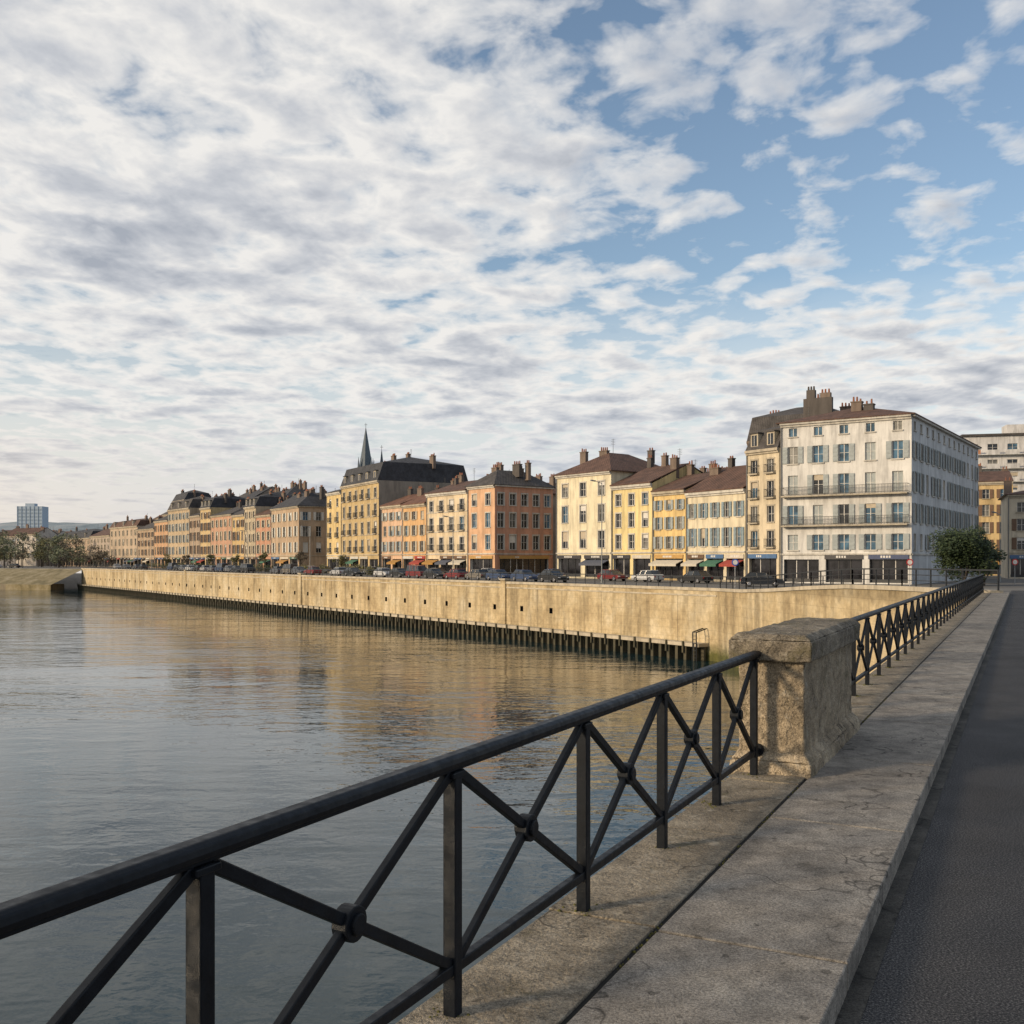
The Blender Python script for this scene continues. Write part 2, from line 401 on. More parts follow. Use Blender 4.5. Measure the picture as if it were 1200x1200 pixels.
row = [((-61.6, 262), (-67.8, 271), 14.4, (.52, .28, .18), 3, 3, 'orange_townhouse'),
       ((-67.8, 271), (-73, 279.5), 17.0, (.48, .4, .28), 4, 3, 'beige_townhouse'),
       ((-73, 279.5), (-78.7, 288), 15.2, (.56, .4, .19), 3, 3, 'yellow_townhouse'),
       ((-78.7, 288), (-89.4, 304), 15.8, (.5, .3, .2), 3, 5, 'salmon_townhouse'),
       ((-89.4, 304), (-95, 312), 18.4, (.56, .42, .22), 4, 3, 'ochre_townhouse'),
       ((-95, 312), (-101.4, 322), 16.4, (.38, .29, .21), 3, 3, 'brown_townhouse'),
       ((-101.4, 322), (-114.2, 340), 19.2, (.48, .37, .24), 4, 6, 'stone_townhouse'),
       ((-114.2, 340), (-124, 355), 16.0, (.54, .33, .19), 3, 5, 'orange_townhouse'),
       ((-124, 355), (-136, 372), 13.8, (.42, .31, .21), 3, 5, 'brown_townhouse'),
       ((-136, 372), (-157, 400), 15.2, (.48, .38, .28), 3, 7, 'beige_townhouse'),
       ((-157, 400), (-175, 425), 12.4, (.42, .35, .29), 3, 6, 'grey_townhouse'),
       ((-175, 425), (-205, 465), 12.0, (.4, .3, .22), 3, 8, 'brown_townhouse')]
for i, (Bp, Ap, H, c, fl, co, nm) in enumerate(row):
    rt = ['gable', 'mansard', 'gable', 'hip', 'mansard'][i % 5]
    building(nm, Ap, Bp, 13, H, C(*c), floors=fl, cols=co, roof=rt, rise=R.uniform(2.4, 3.8), roofmat=R.choice((SLATE, TILE, SLATE2)),
             opt=dict(trim=STONE, shutter=R.choice((None, BEI, LG, BRN)), surround=True), chim=5, dormers=3 if rt == 'mansard' else 0)
building('pavilion_tower', (-114, 344), (-106, 332), 9, 22.3, C(.42, .35, .25), floors=5, cols=3, side_cols=2, roof='mansard', rise=3.2, roofmat=SLATE,
         opt=dict(trim=STONE), chim=2, shop=False)
for i in range(16):
    t = i / 15
    x = -28 - 110 * t; y = 238 + 165 * t
    H = R.uniform(16, 22)
    building('back_street_house', (x - 6, y + 9), (x, y), 12, H, C(*R.choice(((.26, .22, .18), (.36, .29, .21), (.3, .25, .2)))), floors=4, cols=3,
             roof=R.choice(('gable', 'mansard', 'hip')), rise=R.uniform(2, 4), roofmat=R.choice((SLATE, SLATE2, TILE)), opt=dict(trim=STONE), chim=R.randint(4, 6), shop=False)
for i, (x, y, H) in enumerate(((-3, 196, 15.8), (6, 188, 15), (16, 172, 14), (22, 164, 14.5), (28, 156, 14))):
    building('back_street_house', (x - 6, y + 8), (x, y), 12, H, C(.4, .31, .22), floors=3, cols=3, roof='hip', rise=2.5,
             roofmat=R.choice((SLATE2, TILE)), opt=dict(trim=STONE), chim=4, shop=False)
for i in range(34):
    y = R.uniform(430, 640); px = R.uniform(-.49, -.37)
    x = px * y; w = R.uniform(9, 18)
    building('distant_house', (x - w, y + 5), (x, y), 12, R.uniform(8, 17), C(*R.choice(((.5, .45, .38), (.42, .34, .26), (.55, .5, .44), (.35, .33, .32)))),
             floors=3, cols=4, roof='gable', rise=3, roofmat=R.choice((TILE, SLATE2)), opt=dict(trim=STONE), chim=2, shop=False)
# right side
building('cream_end_house', (72.6, 150), (90, 143), 14, 12.4, C(.6, .53, .41), floors=3, cols=5, roof='hip', rise=1.6, opt=dict(trim=STONE, shutter=BRN), chim=2)
building('yellow_hill_house', (82.2, 181), (87.6, 179), 12, 16.5, C(.6, .44, .22), floors=4, cols=2, roof='gable', rise=2.2, opt=dict(trim=STONE, shutter=BRN), chim=2)
acc = Acc('modern_apartment_block'); wm = C(.6, .59, .58); om = flat((.4, .18, .09), .7)
F = Frame((104, 236), (.97, -.24), 2)
W_, H_ = 46, 28
facade(acc, F, W_, H_, [(z, z + 1.6, 2.2, 'win') for z in (3, 6, 9, 12, 15, 18, 21, 24.6)], 11, wm, dict(trim=wm, blue=True))
for z in (2.4, 5.4, 8.4, 11.4, 14.4, 17.4, 20.4, 23.6):
    fbox(acc, 'balcony_slabs', wm, F, 0.5, W_ - .5, .01, 1.2, z, z + .2)
    for k in range(11):
        fbox(acc, 'balcony_panels', om if (k % 3 == 0) else wm, F, .7 + k * 4.1, .7 + k * 4.1 + 2.8, 1.1, 1.18, z + .203, z + 1.15)
fbox(acc, 'roof', SLATE2, F, -.4, W_ + .4, -14, .5, H_ + .002, H_ + .5)
Fl = Frame((104 + .24 * 14, 236 + .97 * 14), (-.24, -.97), 2)
facade(acc, Fl, 14, H_, [], 0, wm, {})
fbox(acc, 'roof_plant', wm, F, 10, 20, -9, -4, H_ + .5, H_ + 3)
acc.build()

# ------------------------------------------------------------------ church spires
def spire(name, x, y, zt, zb, r):
    acc = Acc(name); st = C(.3, .27, .24); sl = flat((.06, .085, .11), .6, name='spire_slate')
    F = Frame((x - r, y - r), (1, 0), -1)
    fbox(acc, 'tower', st, F, 0, 2 * r, -2 * r, 0, 0, zb + 1)
    for k in (0, 1):
        z = zb - 4.5
        fbox(acc, 'louvres', IRON, F, .35 * r + k * r * .8, .35 * r + k * r * .8 + r * .45, .003, .05, z + 1, z + 4.4)
    fbox(acc, 'cornice', st, F, -.2, 2 * r + .2, -2 * r - .2, .2, zb + 1.002, zb + 1.4)
    cyl(acc, 'spire', sl, (x, y, zb + .4), (x, y, zt), r * 1.0, .05, 8)
    for sx in (-1, 1):
        for sy in (-1, 1):
            cyl(acc, 'pinnacles', sl, (x + sx * r * .85, y + sy * r * .85, zb + .4), (x + sx * r * .85, y + sy * r * .85, zb + .4 + (zt - zb) * .3), r * .2, .03, 6)
    cyl(acc, 'cross', IRON, (x, y, zt - .2), (x, y, zt + 1.2), .06, .05, 5)
    beam(acc, 'cross', IRON, (x - .4, y, zt + .7), (x + .4, y, zt + .7), .08, .08)
    acc.build()
spire('church_spire', -37.4, 262, 35.5, 24, 1.9)
spire('church_spire', -33.6, 264, 30, 23, .8)

# ------------------------------------------------------------------ distant tower block, hills
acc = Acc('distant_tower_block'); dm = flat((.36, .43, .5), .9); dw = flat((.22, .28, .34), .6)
F = Frame((-440, 910), (1, .05), 0)
fbox(acc, 'core', dm, F, 0, 22, -14, -.3, 0, 49.3)
for k in range(15):
    fbox(acc, 'window_bands', dw, F, .8, 21.2, -.297, -.2, 2 + 3.1 * k, 3.5 + 3.1 * k)
for k in range(7): fbox(acc, 'fins', dm, F, 0 + k * 3.6, .4 + k * 3.6, -.298, .1, 0, 49.3)
fbox(acc, 'roof_plant', dm, F, 6, 14, -10, -3, 49.302, 52); acc.build()
def sheet(name, pts, faces, mat, smooth=False):
    me = bpy.data.meshes.new(name); me.from_pydata(pts, [], faces); me.materials.append(mat); me.update()
    if smooth:
        for p in me.polygons: p.use_smooth = True
    o = bpy.data.objects.new(name, me); scene.collection.objects.link(o); return o
m_hill, nt, b = newmat('hazy_woodland')
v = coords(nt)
nt.links.new(ramp(nt, noise(nt, v, .03, 8, .7), [(.35, (.13, .17, .2)), (.5, (.22, .27, .3)), (.65, (.34, .36, .37))]), b.inputs['Base Color']); b.inputs['Roughness'].default_value = 1  # bluish aerial haze painted into the woodland colour
pts = []; fc = []; nx, ny = 130, 14
for j in range(ny):
    for i in range(nx):
        x = -1500 + i * 20; y = 800 + j * 50
        e = math.sin(math.pi * j / (ny - 1))
        h = 40 + 14 * mn.noise(Vector((x * .004, y * .004, 0))) + 7 * mn.noise(Vector((x * .03, y * .03, 3)))
        pts.append((x, y, -2 + e * h))
for j in range(ny - 1):
    for i in range(nx - 1): fc.append([j * nx + i, j * nx + i + 1, (j + 1) * nx + i + 1, (j + 1) * nx + i])
sheet('hills', pts, fc, m_hill, True)
pts = []; fc = []
for j in range(12):
    for i in range(20):
        x = 60 + i * 14; y = 190 + j * 10
        pts.append((x, y, -1.3 + 9 * math.sin(math.pi * j / 11) * min(1, i / 5)))
for j in range(11):
    for i in range(19): fc.append([j * 20 + i, j * 20 + i + 1, (j + 1) * 20 + i + 1, (j + 1) * 20 + i])
m_gr, nt, b = newmat('grass'); v = coords(nt)
nt.links.new(ramp(nt, noise(nt, v, .6, 6, .7), [(.3, (.05, .06, .02)), (.7, (.13, .13, .05))]), b.inputs['Base Color']); b.inputs['Roughness'].default_value = 1
sheet('hillside', pts, fc, m_gr, True)

# ------------------------------------------------------------------ ground
m_g, nt, b = newmat('quay_paving'); v = coords(nt)
c1 = ramp(nt, noise(nt, v, .15, 6, .6), [(.3, (.08, .078, .073)), (.7, (.16, .15, .135))])
nt.links.new(c1, b.inputs['Base Color']); b.inputs['Roughness'].default_value = .95
ys = [51.8, 56, 60, 64, 68, 72, 76, 80, 84, 88, 90, 100, 130, 170, 220, 270, 313.5]
pts = []; fc = []
for y in ys:
    for x in (wall_x(y) + .3, 60, 200, 1500): pts.append((x, y, gz(y)))
for y, xl in ((314, -132), (330, -165), (400, -700), (1200, -6000), (7000, -7000)):
    for x in (xl, xl * .2 + 60 * .8 if xl < -300 else 60, 600, 7000): pts.append((x, y, gz(y)))
nr = len(pts) // 4
for j in range(nr - 1):
    for i in range(3): fc.append([j * 4 + i, j * 4 + i + 1, (j + 1) * 4 + i + 1, (j + 1) * 4 + i])
sheet('ground', pts, fc, m_g)

m_bk, nt, b = newmat('bank'); v = coords(nt)
nt.links.new(ramp(nt, noise(nt, v, .35, 7, .7), [(.3, (.09, .08, .04)), (.5, (.2, .165, .09)), (.7, (.3, .26, .18))]), b.inputs['Base Color']); b.inputs['Roughness'].default_value = 1
edge = [(-131, 313.6), (-165, 330), (-260, 345), (-700, 400), (-6000, 1200)]
pts = []
for i, (x, y) in enumerate(edge):
    pts.append((x, y, gz(y) - .01)); pts.append((x - 4, y - 14, WZ + 1.6)); pts.append((x - 4, y - 14, WZ - 1))
fc = []
for i in range(len(edge) - 1):
    for k in (0, 1): fc.append([i * 3 + k, i * 3 + k + 1, i * 3 + 4 + k, i * 3 + 3 + k])
sheet('river_bank', pts, fc, m_bk)
acc = Acc('landing_stage'); cm = C(.3, .25, .17)
F = Frame((-190, 312), (.93, -.1), WZ); fbox(acc, 'landing_stage', cm, F, 0, 52, -8, 0, -1, 1.6)
acc.build()

# ------------------------------------------------------------------ water
m_w, nt, b = newmat('river_water')
b.inputs['Base Color'].default_value = (.008, .026, .032, 1); b.inputs['Roughness'].default_value = .015
b.inputs['IOR'].default_value = 1.36
v1 = coords(nt, (.8, 1.0, 1), .35); v2 = coords(nt, (.45, 1.0, 1), -.3); v3 = coords(nt, (.4, 1, 1), .1)
h = math_(nt, 'MULTIPLY', noise(nt, v3, .2, 2, .5, .6), 1.3)
h = math_(nt, 'ADD', h, math_(nt, 'MULTIPLY', noise(nt, v2, .62, 2, .5, .5), .62))
h = math_(nt, 'ADD', h, math_(nt, 'MULTIPLY', noise(nt, v1, 1.7, 2, .5, .3), .27))
h = math_(nt, 'ADD', h, math_(nt, 'MULTIPLY', noise(nt, v1, 4.8, 2, .5), .07))
calm = ramp(nt, noise(nt, coords(nt, (.5, 1, 1), .2), .04, 3, .5), [(.38, .3), (.62, 1.0)])
n = nt.nodes.new('ShaderNodeBump'); n.inputs['Distance'].default_value = .155
nt.links.new(calm, n.inputs['Strength']); nt.links.new(h, n.inputs['Height']); nt.links.new(n.outputs[0], b.inputs['Normal'])
sheet('river', [(-6000, -3000, WZ), (3000, -3000, WZ), (3000, 330, WZ), (-6000, 1300, WZ)], [[0, 1, 2, 3]], m_w)

# ------------------------------------------------------------------ quay wall
m_q, nt, b = newmat('quay_stone'); v = coords(nt)
n1 = noise(nt, v, .22, 6, .7); n3 = noise(nt, v, 2.2, 6, .7); vs = coords(nt, (1, 1, .1)); n2 = noise(nt, vs, .9, 5, .65)
a1 = ramp(nt, n1, [(.32, (.36, .27, .15)), (.5, (.53, .42, .25)), (.68, (.62, .53, .37))])
a1 = mixc(nt, .6, a1, ramp(nt, n3, [(.3, .5), (.65, 1.08)]), 'MULTIPLY')
a1 = mixc(nt, .7, a1, ramp(nt, n2, [(.36, .42), (.54, 1.0)]), 'MULTIPLY')
sep = nt.nodes.new('ShaderNodeSeparateXYZ'); nt.links.new(v, sep.inputs[0])
damp = ramp(nt, math_(nt, 'ADD', math_(nt, 'MULTIPLY', math_(nt, 'ADD', sep.outputs['Z'], 7.3), .2), math_(nt, 'MULTIPLY', n3, .2)), [(.22, (.22, .27, .12)), (.45, (1, 1, 1))])
a1 = mixc(nt, 1, a1, damp, 'MULTIPLY')
topd = ramp(nt, math_(nt, 'ADD', sep.outputs['Z'], math_(nt, 'MULTIPLY', n2, 2.0), ), [(.0, 1.0), (.35, .62)])
a1 = mixc(nt, .9, a1, topd, 'MULTIPLY')
crs = nt.nodes.new('ShaderNodeMath'); crs.operation = 'FRACT'; nt.links.new(math_(nt, 'MULTIPLY', sep.outputs['Z'], 1.3), crs.inputs[0])
a1 = mixc(nt, 1, a1, ramp(nt, crs.outputs[0], [(.0, .68), (.06, 1.0)]), 'MULTIPLY')
nt.links.new(a1, b.inputs['Base Color']); b.inputs['Roughness'].default_value = .95
bump(nt, b, n3, .6, .06)
m_cop = C(.48, .42, .32)
m_hole = flat((.012, .012, .012), .9); m_pile, nt, b = newmat('sheet_piling'); v = coords(nt)
nt.links.new(ramp(nt, noise(nt, v, .9, 5, .7), [(.3, (.03, .032, .018)), (.7, (.085, .07, .04))]), b.inputs['Base Color']); b.inputs['Roughness'].default_value = .8

acc = Acc('quay_wall')
far = Vector((-132, 314)); cor = Vector((18, 90))
L = (cor - far).length
F = Frame(far, (cor - far), 0)
zt = -1.1; hz0, hz1 = -4.15, -3.55; ledge = -5.75
a_prev = 0.0; hw = .3
acc.face('wall', m_q, [F(0, 0, hz1), F(L, 0, hz1), F(L, 0, zt), F(0, 0, zt)])
acc.face('wall', m_q, [F(0, 0, WZ - 1), F(L, 0, WZ - 1), F(L, 0, hz0), F(0, 0, hz0)])
x = 4.0
while x < L - 24:
    l, r = x - hw, x + hw
    acc.face('wall', m_q, [F(a_prev, 0, hz0), F(l, 0, hz0), F(l, 0, hz1), F(a_prev, 0, hz1)])
    for q in ([F(l, 0, hz0), F(l, -.5, hz0), F(l, -.5, hz1), F(l, 0, hz1)], [F(r, -.5, hz0), F(r, 0, hz0), F(r, 0, hz1), F(r, -.5, hz1)],
              [F(l, 0, hz0), F(r, 0, hz0), F(r, -.5, hz0), F(l, -.5, hz0)], [F(l, -.5, hz1), F(r, -.5, hz1), F(r, 0, hz1), F(l, 0, hz1)],
              [F(l, -.5, hz0), F(r, -.5, hz0), F(r, -.5, hz1), F(l, -.5, hz1)]): acc.face('drain_openings', m_hole, q)
    a_prev = r; x += 5.6
acc.face('wall', m_q, [F(a_prev, 0, hz0), F(L, 0, hz0), F(L, 0, hz1), F(a_prev, 0, hz1)])
fbox(acc, 'coping', m_cop, F, 0, L, -.6, .12, zt + .002, zt + .26)
fbox(acc, 'coping', m_cop, F, 0, L, .003, .06, zt - .5, zt - .35)
for x in (L - 34, L - 95, L - 160):
    fbox(acc, 'pier', m_q, F, x - .5, x + .5, -.5, .2, WZ, zt + .4)
    fbox(acc, 'pier_cap', m_cop, F, x - .6, x + .6, -.65, .3, zt + .402, zt + .6)
x = 7.0
while x < L:   # panel joints
    fbox(acc, 'joints', m_hole, F, x, x + .05, -.02, .002, ledge, zt - .51); x += 11.2
fbox(acc, 'ledge', m_cop, F, 0, L - 1, .003, 1.25, ledge - .3, ledge)
x = .4
while x < L - 1.2:
    fbox(acc, 'piling', m_pile, F, x, x + .34, .75, 1.15, WZ - 1, ledge - .303)
    if int(x / 1.1) % 2 == 0: fbox(acc, 'fender_heads', m_pile, F, x + .02, x + .2, 1.255, 1.4, ledge - .9, ledge + .12)
    x += 1.1
fbox(acc, 'piling', m_pile, F, 0, L - 1, .3, .5, WZ - 1, ledge - .31)
e = [Vector((wall_x(y), y)) for y in (90, 84, 78, 72, 66, 60, 51.0)]
for p, q in zip(e[:-1], e[1:]):
    z0 = gz(p.y); z1 = gz(q.y)
    acc.face('wall', m_q, [(p.x, p.y, WZ - 1), (q.x, q.y, WZ - 1), (q.x, q.y, z1), (p.x, p.y, z0)])
    n_ = Vector((-(q - p).y, (q - p).x)).normalized() * -1
    if n_.x > 0: n_ = -n_
    def P2(v, o, z): return (v.x + n_.x * o, v.y + n_.y * o, z)
    acc.box8('coping', m_cop, [P2(p, -.6, z0 + .002), P2(q, -.6, z1 + .002), P2(q, .12, z1 + .002), P2(p, .12, z0 + .002),
                               P2(p, -.6, z0 + .26), P2(q, -.6, z1 + .26), P2(q, .12, z1 + .26), P2(p, .12, z0 + .26)])
acc.face('wall', m_q, [(-132, 314, WZ - 1), (-132, 314, zt), (-128, 322, zt), (-128, 322, WZ - 1)])
acc.build()
acc = Acc('mooring_ladder')
for dx in (0, .45): beam(acc, 'rails', IRON, F(L - 1.6 + dx, 1.35, WZ), F(L - 1.6 + dx, 1.35, ledge + 1.0), .09, .09, Vector((0, 1, 0)))
for k in range(8): beam(acc, 'rungs', IRON, F(L - 1.6, 1.35, WZ + .3 + k * .32), F(L - 1.15, 1.35, WZ + .3 + k * .32), .05, .05)
for dx in (0, .45): beam(acc, 'grab_rail', IRON, F(L - 1.6 + dx, 1.35, ledge + 1.0), F(L - 1.6 + dx, .1, ledge + 1.3), .09, .09)
acc.build()

acc = Acc('quay_fence')
def fence(p0, p1, z0, z1, step=1.6):
    p0 = Vector((*p0, z0)); p1 = Vector((*p1, z1)); d = p1 - p0; n_ = max(1, int(d.length / step))
    for i in range(n_ + 1):
        p = p0 + d * i / n_; beam(acc, 'posts', IRON, p, p + Vector((0, 0, 1.0)), .07, .07, Vector((0, 1, 0)))
    for z, t in ((1.0, .08), (.66, .04), (.34, .04)): beam(acc, 'bars', IRON, p0 + Vector((0, 0, z)), p1 + Vector((0, 0, z)), t, t)
fence((far.x + .2, far.y), (cor.x + .3, cor.y), zt + .26, zt + .26)
for p, q in zip(e[:-1], e[1:]): fence((p.x + .3, p.y), (q.x + .3, q.y), gz(p.y) + .26, gz(q.y) + .26, 1.4)
acc.build()

# ------------------------------------------------------------------ bridge (s along, t left)
D = Vector((.4472, .8944, 0)); NL = Vector((-.8944, .4472, 0))
def B(s, t, z): return D * s + NL * t + Vector((0, 0, z))
def bbox(acc, part, mat, s0, s1, t0, t1, z0, z1):
    acc.box8(part, mat, [B(s0, t0, z0), B(s1, t0, z0), B(s1, t1, z0), B(s0, t1, z0), B(s0, t0, z1), B(s1, t0, z1), B(s1, t1, z1), B(s0, t1, z1)])
def granite(name, base, warm, moss=0.0, k=1, pits=0):
    m, nt, b = newmat(name); v = coords(nt)
    big = noise(nt, v, 1.1, 6, .7, .3); mid = noise(nt, v, 6, 6, .7); fine = noise(nt, v, 85, 3, .65); fine2 = noise(nt, v, 240, 2, .5)
    c = ramp(nt, big, [(.3, sc(base, .55)), (.5, base), (.7, warm)])
    c = mixc(nt, .8, c, ramp(nt, mid, [(.34, .5), (.6, 1.08)]), 'MULTIPLY')
    c = mixc(nt, .9, c, ramp(nt, fine, [(.32, .4), (.6, 1.2)]), 'MULTIPLY')
    c = mixc(nt, .6, c, ramp(nt, fine2, [(.35, .4), (.6, 1.25)]), 'MULTIPLY')
    c = mixc(nt, .8, c, ramp(nt, noise(nt, v, 14, 2, .4), [(.27, .35), (.33, 1.0)]), 'MULTIPLY')
    vo = nt.nodes.new('ShaderNodeTexVoronoi'); vo.feature = 'DISTANCE_TO_EDGE'; vo.inputs['Scale'].default_value = .8
    nv = nt.nodes.new('ShaderNodeTexNoise'); nv.inputs['Scale'].default_value = 3; nt.links.new(v, nv.inputs['Vector'])
    vv = nt.nodes.new('ShaderNodeVectorMath'); vv.operation = 'ADD'; nt.links.new(v, vv.inputs[0]); nt.links.new(nv.outputs['Color'], vv.inputs[1])
    nt.links.new(vv.outputs[0], vo.inputs['Vector'])
    ck = ramp(nt, vo.outputs['Distance'], [(.0, .2), (.014, 1.0)])
    c = mixc(nt, math_(nt, 'MULTIPLY', ramp(nt, noise(nt, v, .8, 2), [(.46, 0.), (.53, 1.)]), .9), c, mixc(nt, 1, c, ck, 'MULTIPLY'))
    if moss:
        mm = ramp(nt, noise(nt, v, 2.4, 6, .75), [(.62 - moss, 0.), (.74 - moss, 1.)])
        c = mixc(nt, math_(nt, 'MULTIPLY', mm, .7), c, (.085, .075, .035))
        li = ramp(nt, noise(nt, v, 9, 5, .7), [(.57, 0.), (.64, 1.)])
        c = mixc(nt, math_(nt, 'MULTIPLY', li, .55), c, (.4, .36, .29))
    nt.links.new(c, b.inputs['Base Color']); b.inputs['Roughness'].default_value = .9
    b.inputs['Specular IOR Level'].default_value = .3
    hh = math_(nt, 'ADD', math_(nt, 'MULTIPLY', mid, 1.0), math_(nt, 'MULTIPLY', fine, .35))
    if pits:
        pt = ramp(nt, noise(nt, v, 22, 4, .7), [(.38, 0.), (.5, 1.)])
        hh = math_(nt, 'ADD', hh, math_(nt, 'MULTIPLY', pt, pits))
    bump(nt, b, hh, .6, .012 * k)
    return m
m_slab = granite('granite_slabs', (.3, .272, .235), (.39, .355, .3))
m_slab2 = granite('granite_slabs_dark', (.235, .218, .195), (.31, .288, .25))
m_coping = granite('coping_stone', (.31, .265, .2), (.43, .375, .29), moss=.06, k=2.2, pits=.5)
m_pil = granite('weathered_limestone', (.42, .34, .235), (.58, .49, .36), moss=.04, k=2.8, pits=1.0)
m_cap = granite('cap_stone', (.24, .205, .155), (.38, .33, .25), moss=.1, k=2.5, pits=.6)
m_dirt = flat((.014, .013, .01), 1, name='joint_dirt')
m_asp, nt, b = newmat('asphalt'); v = coords(nt)
c = ramp(nt, noise(nt, v, 100, 3, .75), [(.34, (.014, .014, .016)), (.5, (.045, .045, .048)), (.66, (.2, .195, .19))])
c = mixc(nt, .8, c, ramp(nt, noise(nt, v, .9, 5, .65), [(.3, .65), (.7, 1.25)]), 'MULTIPLY')
nt.links.new(c, b.inputs['Base Color']); b.inputs['Roughness'].default_value = .9
b.inputs['Specular IOR Level'].default_value = .25
bump(nt, b, noise(nt, v, 100, 3, .75), .9, .01)

SE = 59.0
acc = Acc('bridge_sidewalk')
bbox(acc, 'bedding', m_dirt, -8, SE, .66, 1.97, -.3, -.0075)
joints = [4.36 + 2.25 * k for k in range(-5, 25)]
for s0, s1 in zip(joints[:-1], joints[1:]):
    if s0 > SE: break
    mt = R.choice((m_slab, m_slab, m_slab2)); z = [R.uniform(-.002, .004) for _ in range(4)]
    acc.box8('slabs', mt, [B(s0 + .01, .645, -.145), B(s1 - .01, .645, -.145), B(s1 - .01, 1.458, -.145), B(s0 + .01, 1.458, -.145),
                               B(s0 + .01, .645, z[0]), B(s1 - .01, .645, z[1]), B(s1 - .01, 1.458, z[2]), B(s0 + .01, 1.458, z[3])])
s0 = -6.0
while s0 < SE:
    s1 = s0 + R.uniform(1.3, 1.9)
    dz = R.uniform(-.002, .007); tj = R.uniform(-.012, .012)
    bbox(acc, 'coping', m_coping, s0 + .011, min(s1, SE) - .011, 1.482, 2.0 + tj, -.25, dz)
    s0 = s1
r_ = acc.build(bevel=.007)
acc = Acc('bridge_deck'); m_dk = C(.36, .33, .28)
bbox(acc, 'deck', m_dk, -40, 57.5, -10, 1.93, -1.3, -.31)
bbox(acc, 'cornice', m_dk, -40, 57.5, 1.93, 2.12, -.6, -.252)
for sp in (-18, 8.8, 34):
    bbox(acc, 'pier', m_dk, sp - 1.3, sp + 1.3, -9.8, 1.9, WZ - 1, -1.3)
    bbox(acc, 'pier_cap', m_dk, sp - 1.7, sp + 1.7, -10.1, 2.3, -2.0, -1.302)
bbox(acc, 'abutment', m_q, 56.9, 66, -10, 2.02, WZ - 1, -.36)
acc.build()
sheet('road', [B(-40, -8.6, -.12), B(66, -8.6, -.12), B(66, .645, -.12), B(-40, .645, -.12)], [[0, 1, 2, 3]], m_asp)
sheet('road_gutter_dirt', [B(-40, .56, -.116), B(60, .56, -.116), B(60, .645, -.116), B(-40, .645, -.116)], [[0, 1, 2, 3]],
      granite('gutter_grit', (.08, .075, .065), (.12, .11, .1)))
m_line = flat((.5, .5, .48), .8, name='road_paint', var=.25)
acc = Acc('road_marking')
s = -20
while s < 60:
    acc.face('road_marking', m_line, [B(s, -4.06, -.116), B(s + 3, -4.06, -.116), B(s + 3, -3.94, -.116), B(s, -3.94, -.116)]); s += 6
acc.build()
acc = Acc('far_sidewalk'); bbox(acc, 'far_sidewalk', m_slab, -40, 59, -10, -8.6, -.3, .0); acc.build()

def pillar(name, s0, s1, t0, t1):
    acc = Acc(name)
    def tap(part, mat, g0, g1, z0, z1):
        acc.box8(part, mat, [B(s0 - g0, t0 - g0, z0), B(s1 + g0, t0 - g0, z0), B(s1 + g0, t1 + g0, z0), B(s0 - g0, t1 + g0, z0),
                             B(s0 - g1, t0 - g1, z1), B(s1 + g1, t0 - g1, z1), B(s1 + g1, t1 + g1, z1), B(s0 - g1, t1 + g1, z1)])
    tap('plinth', m_pil, .07, .06, -.02, .1); tap('plinth', m_pil, .06, 0.004, .101, .17)
    tap('shaft', m_pil, 0, 0, .0, .87)
    tap('cap', m_cap, .065, .07, .872, 1.03); tap('cap', m_cap, .066, .01, 1.031, 1.075)
    root = acc.build()
    tex = bpy.data.textures.new('stone', 'CLOUDS'); tex.noise_scale = .13; tex.noise_depth = 5
    for o in root.children:
        md = o.modifiers.new('bev', 'BEVEL'); md.width = .014; md.segments = 3
        md = o.modifiers.new('sub', 'SUBSURF'); md.subdivision_type = 'SIMPLE'; md.levels = 5; md.render_levels = 5
        md = o.modifiers.new('dis', 'DISPLACE'); md.texture = tex; md.strength = .03; md.texture_coords = 'GLOBAL'; md.mid_level = .5
pillar('stone_pillar', 7.98, 10.4, 1.5, 2.0)
pillar('stone_pillar', -2.5, -.1, 1.5, 2.0)

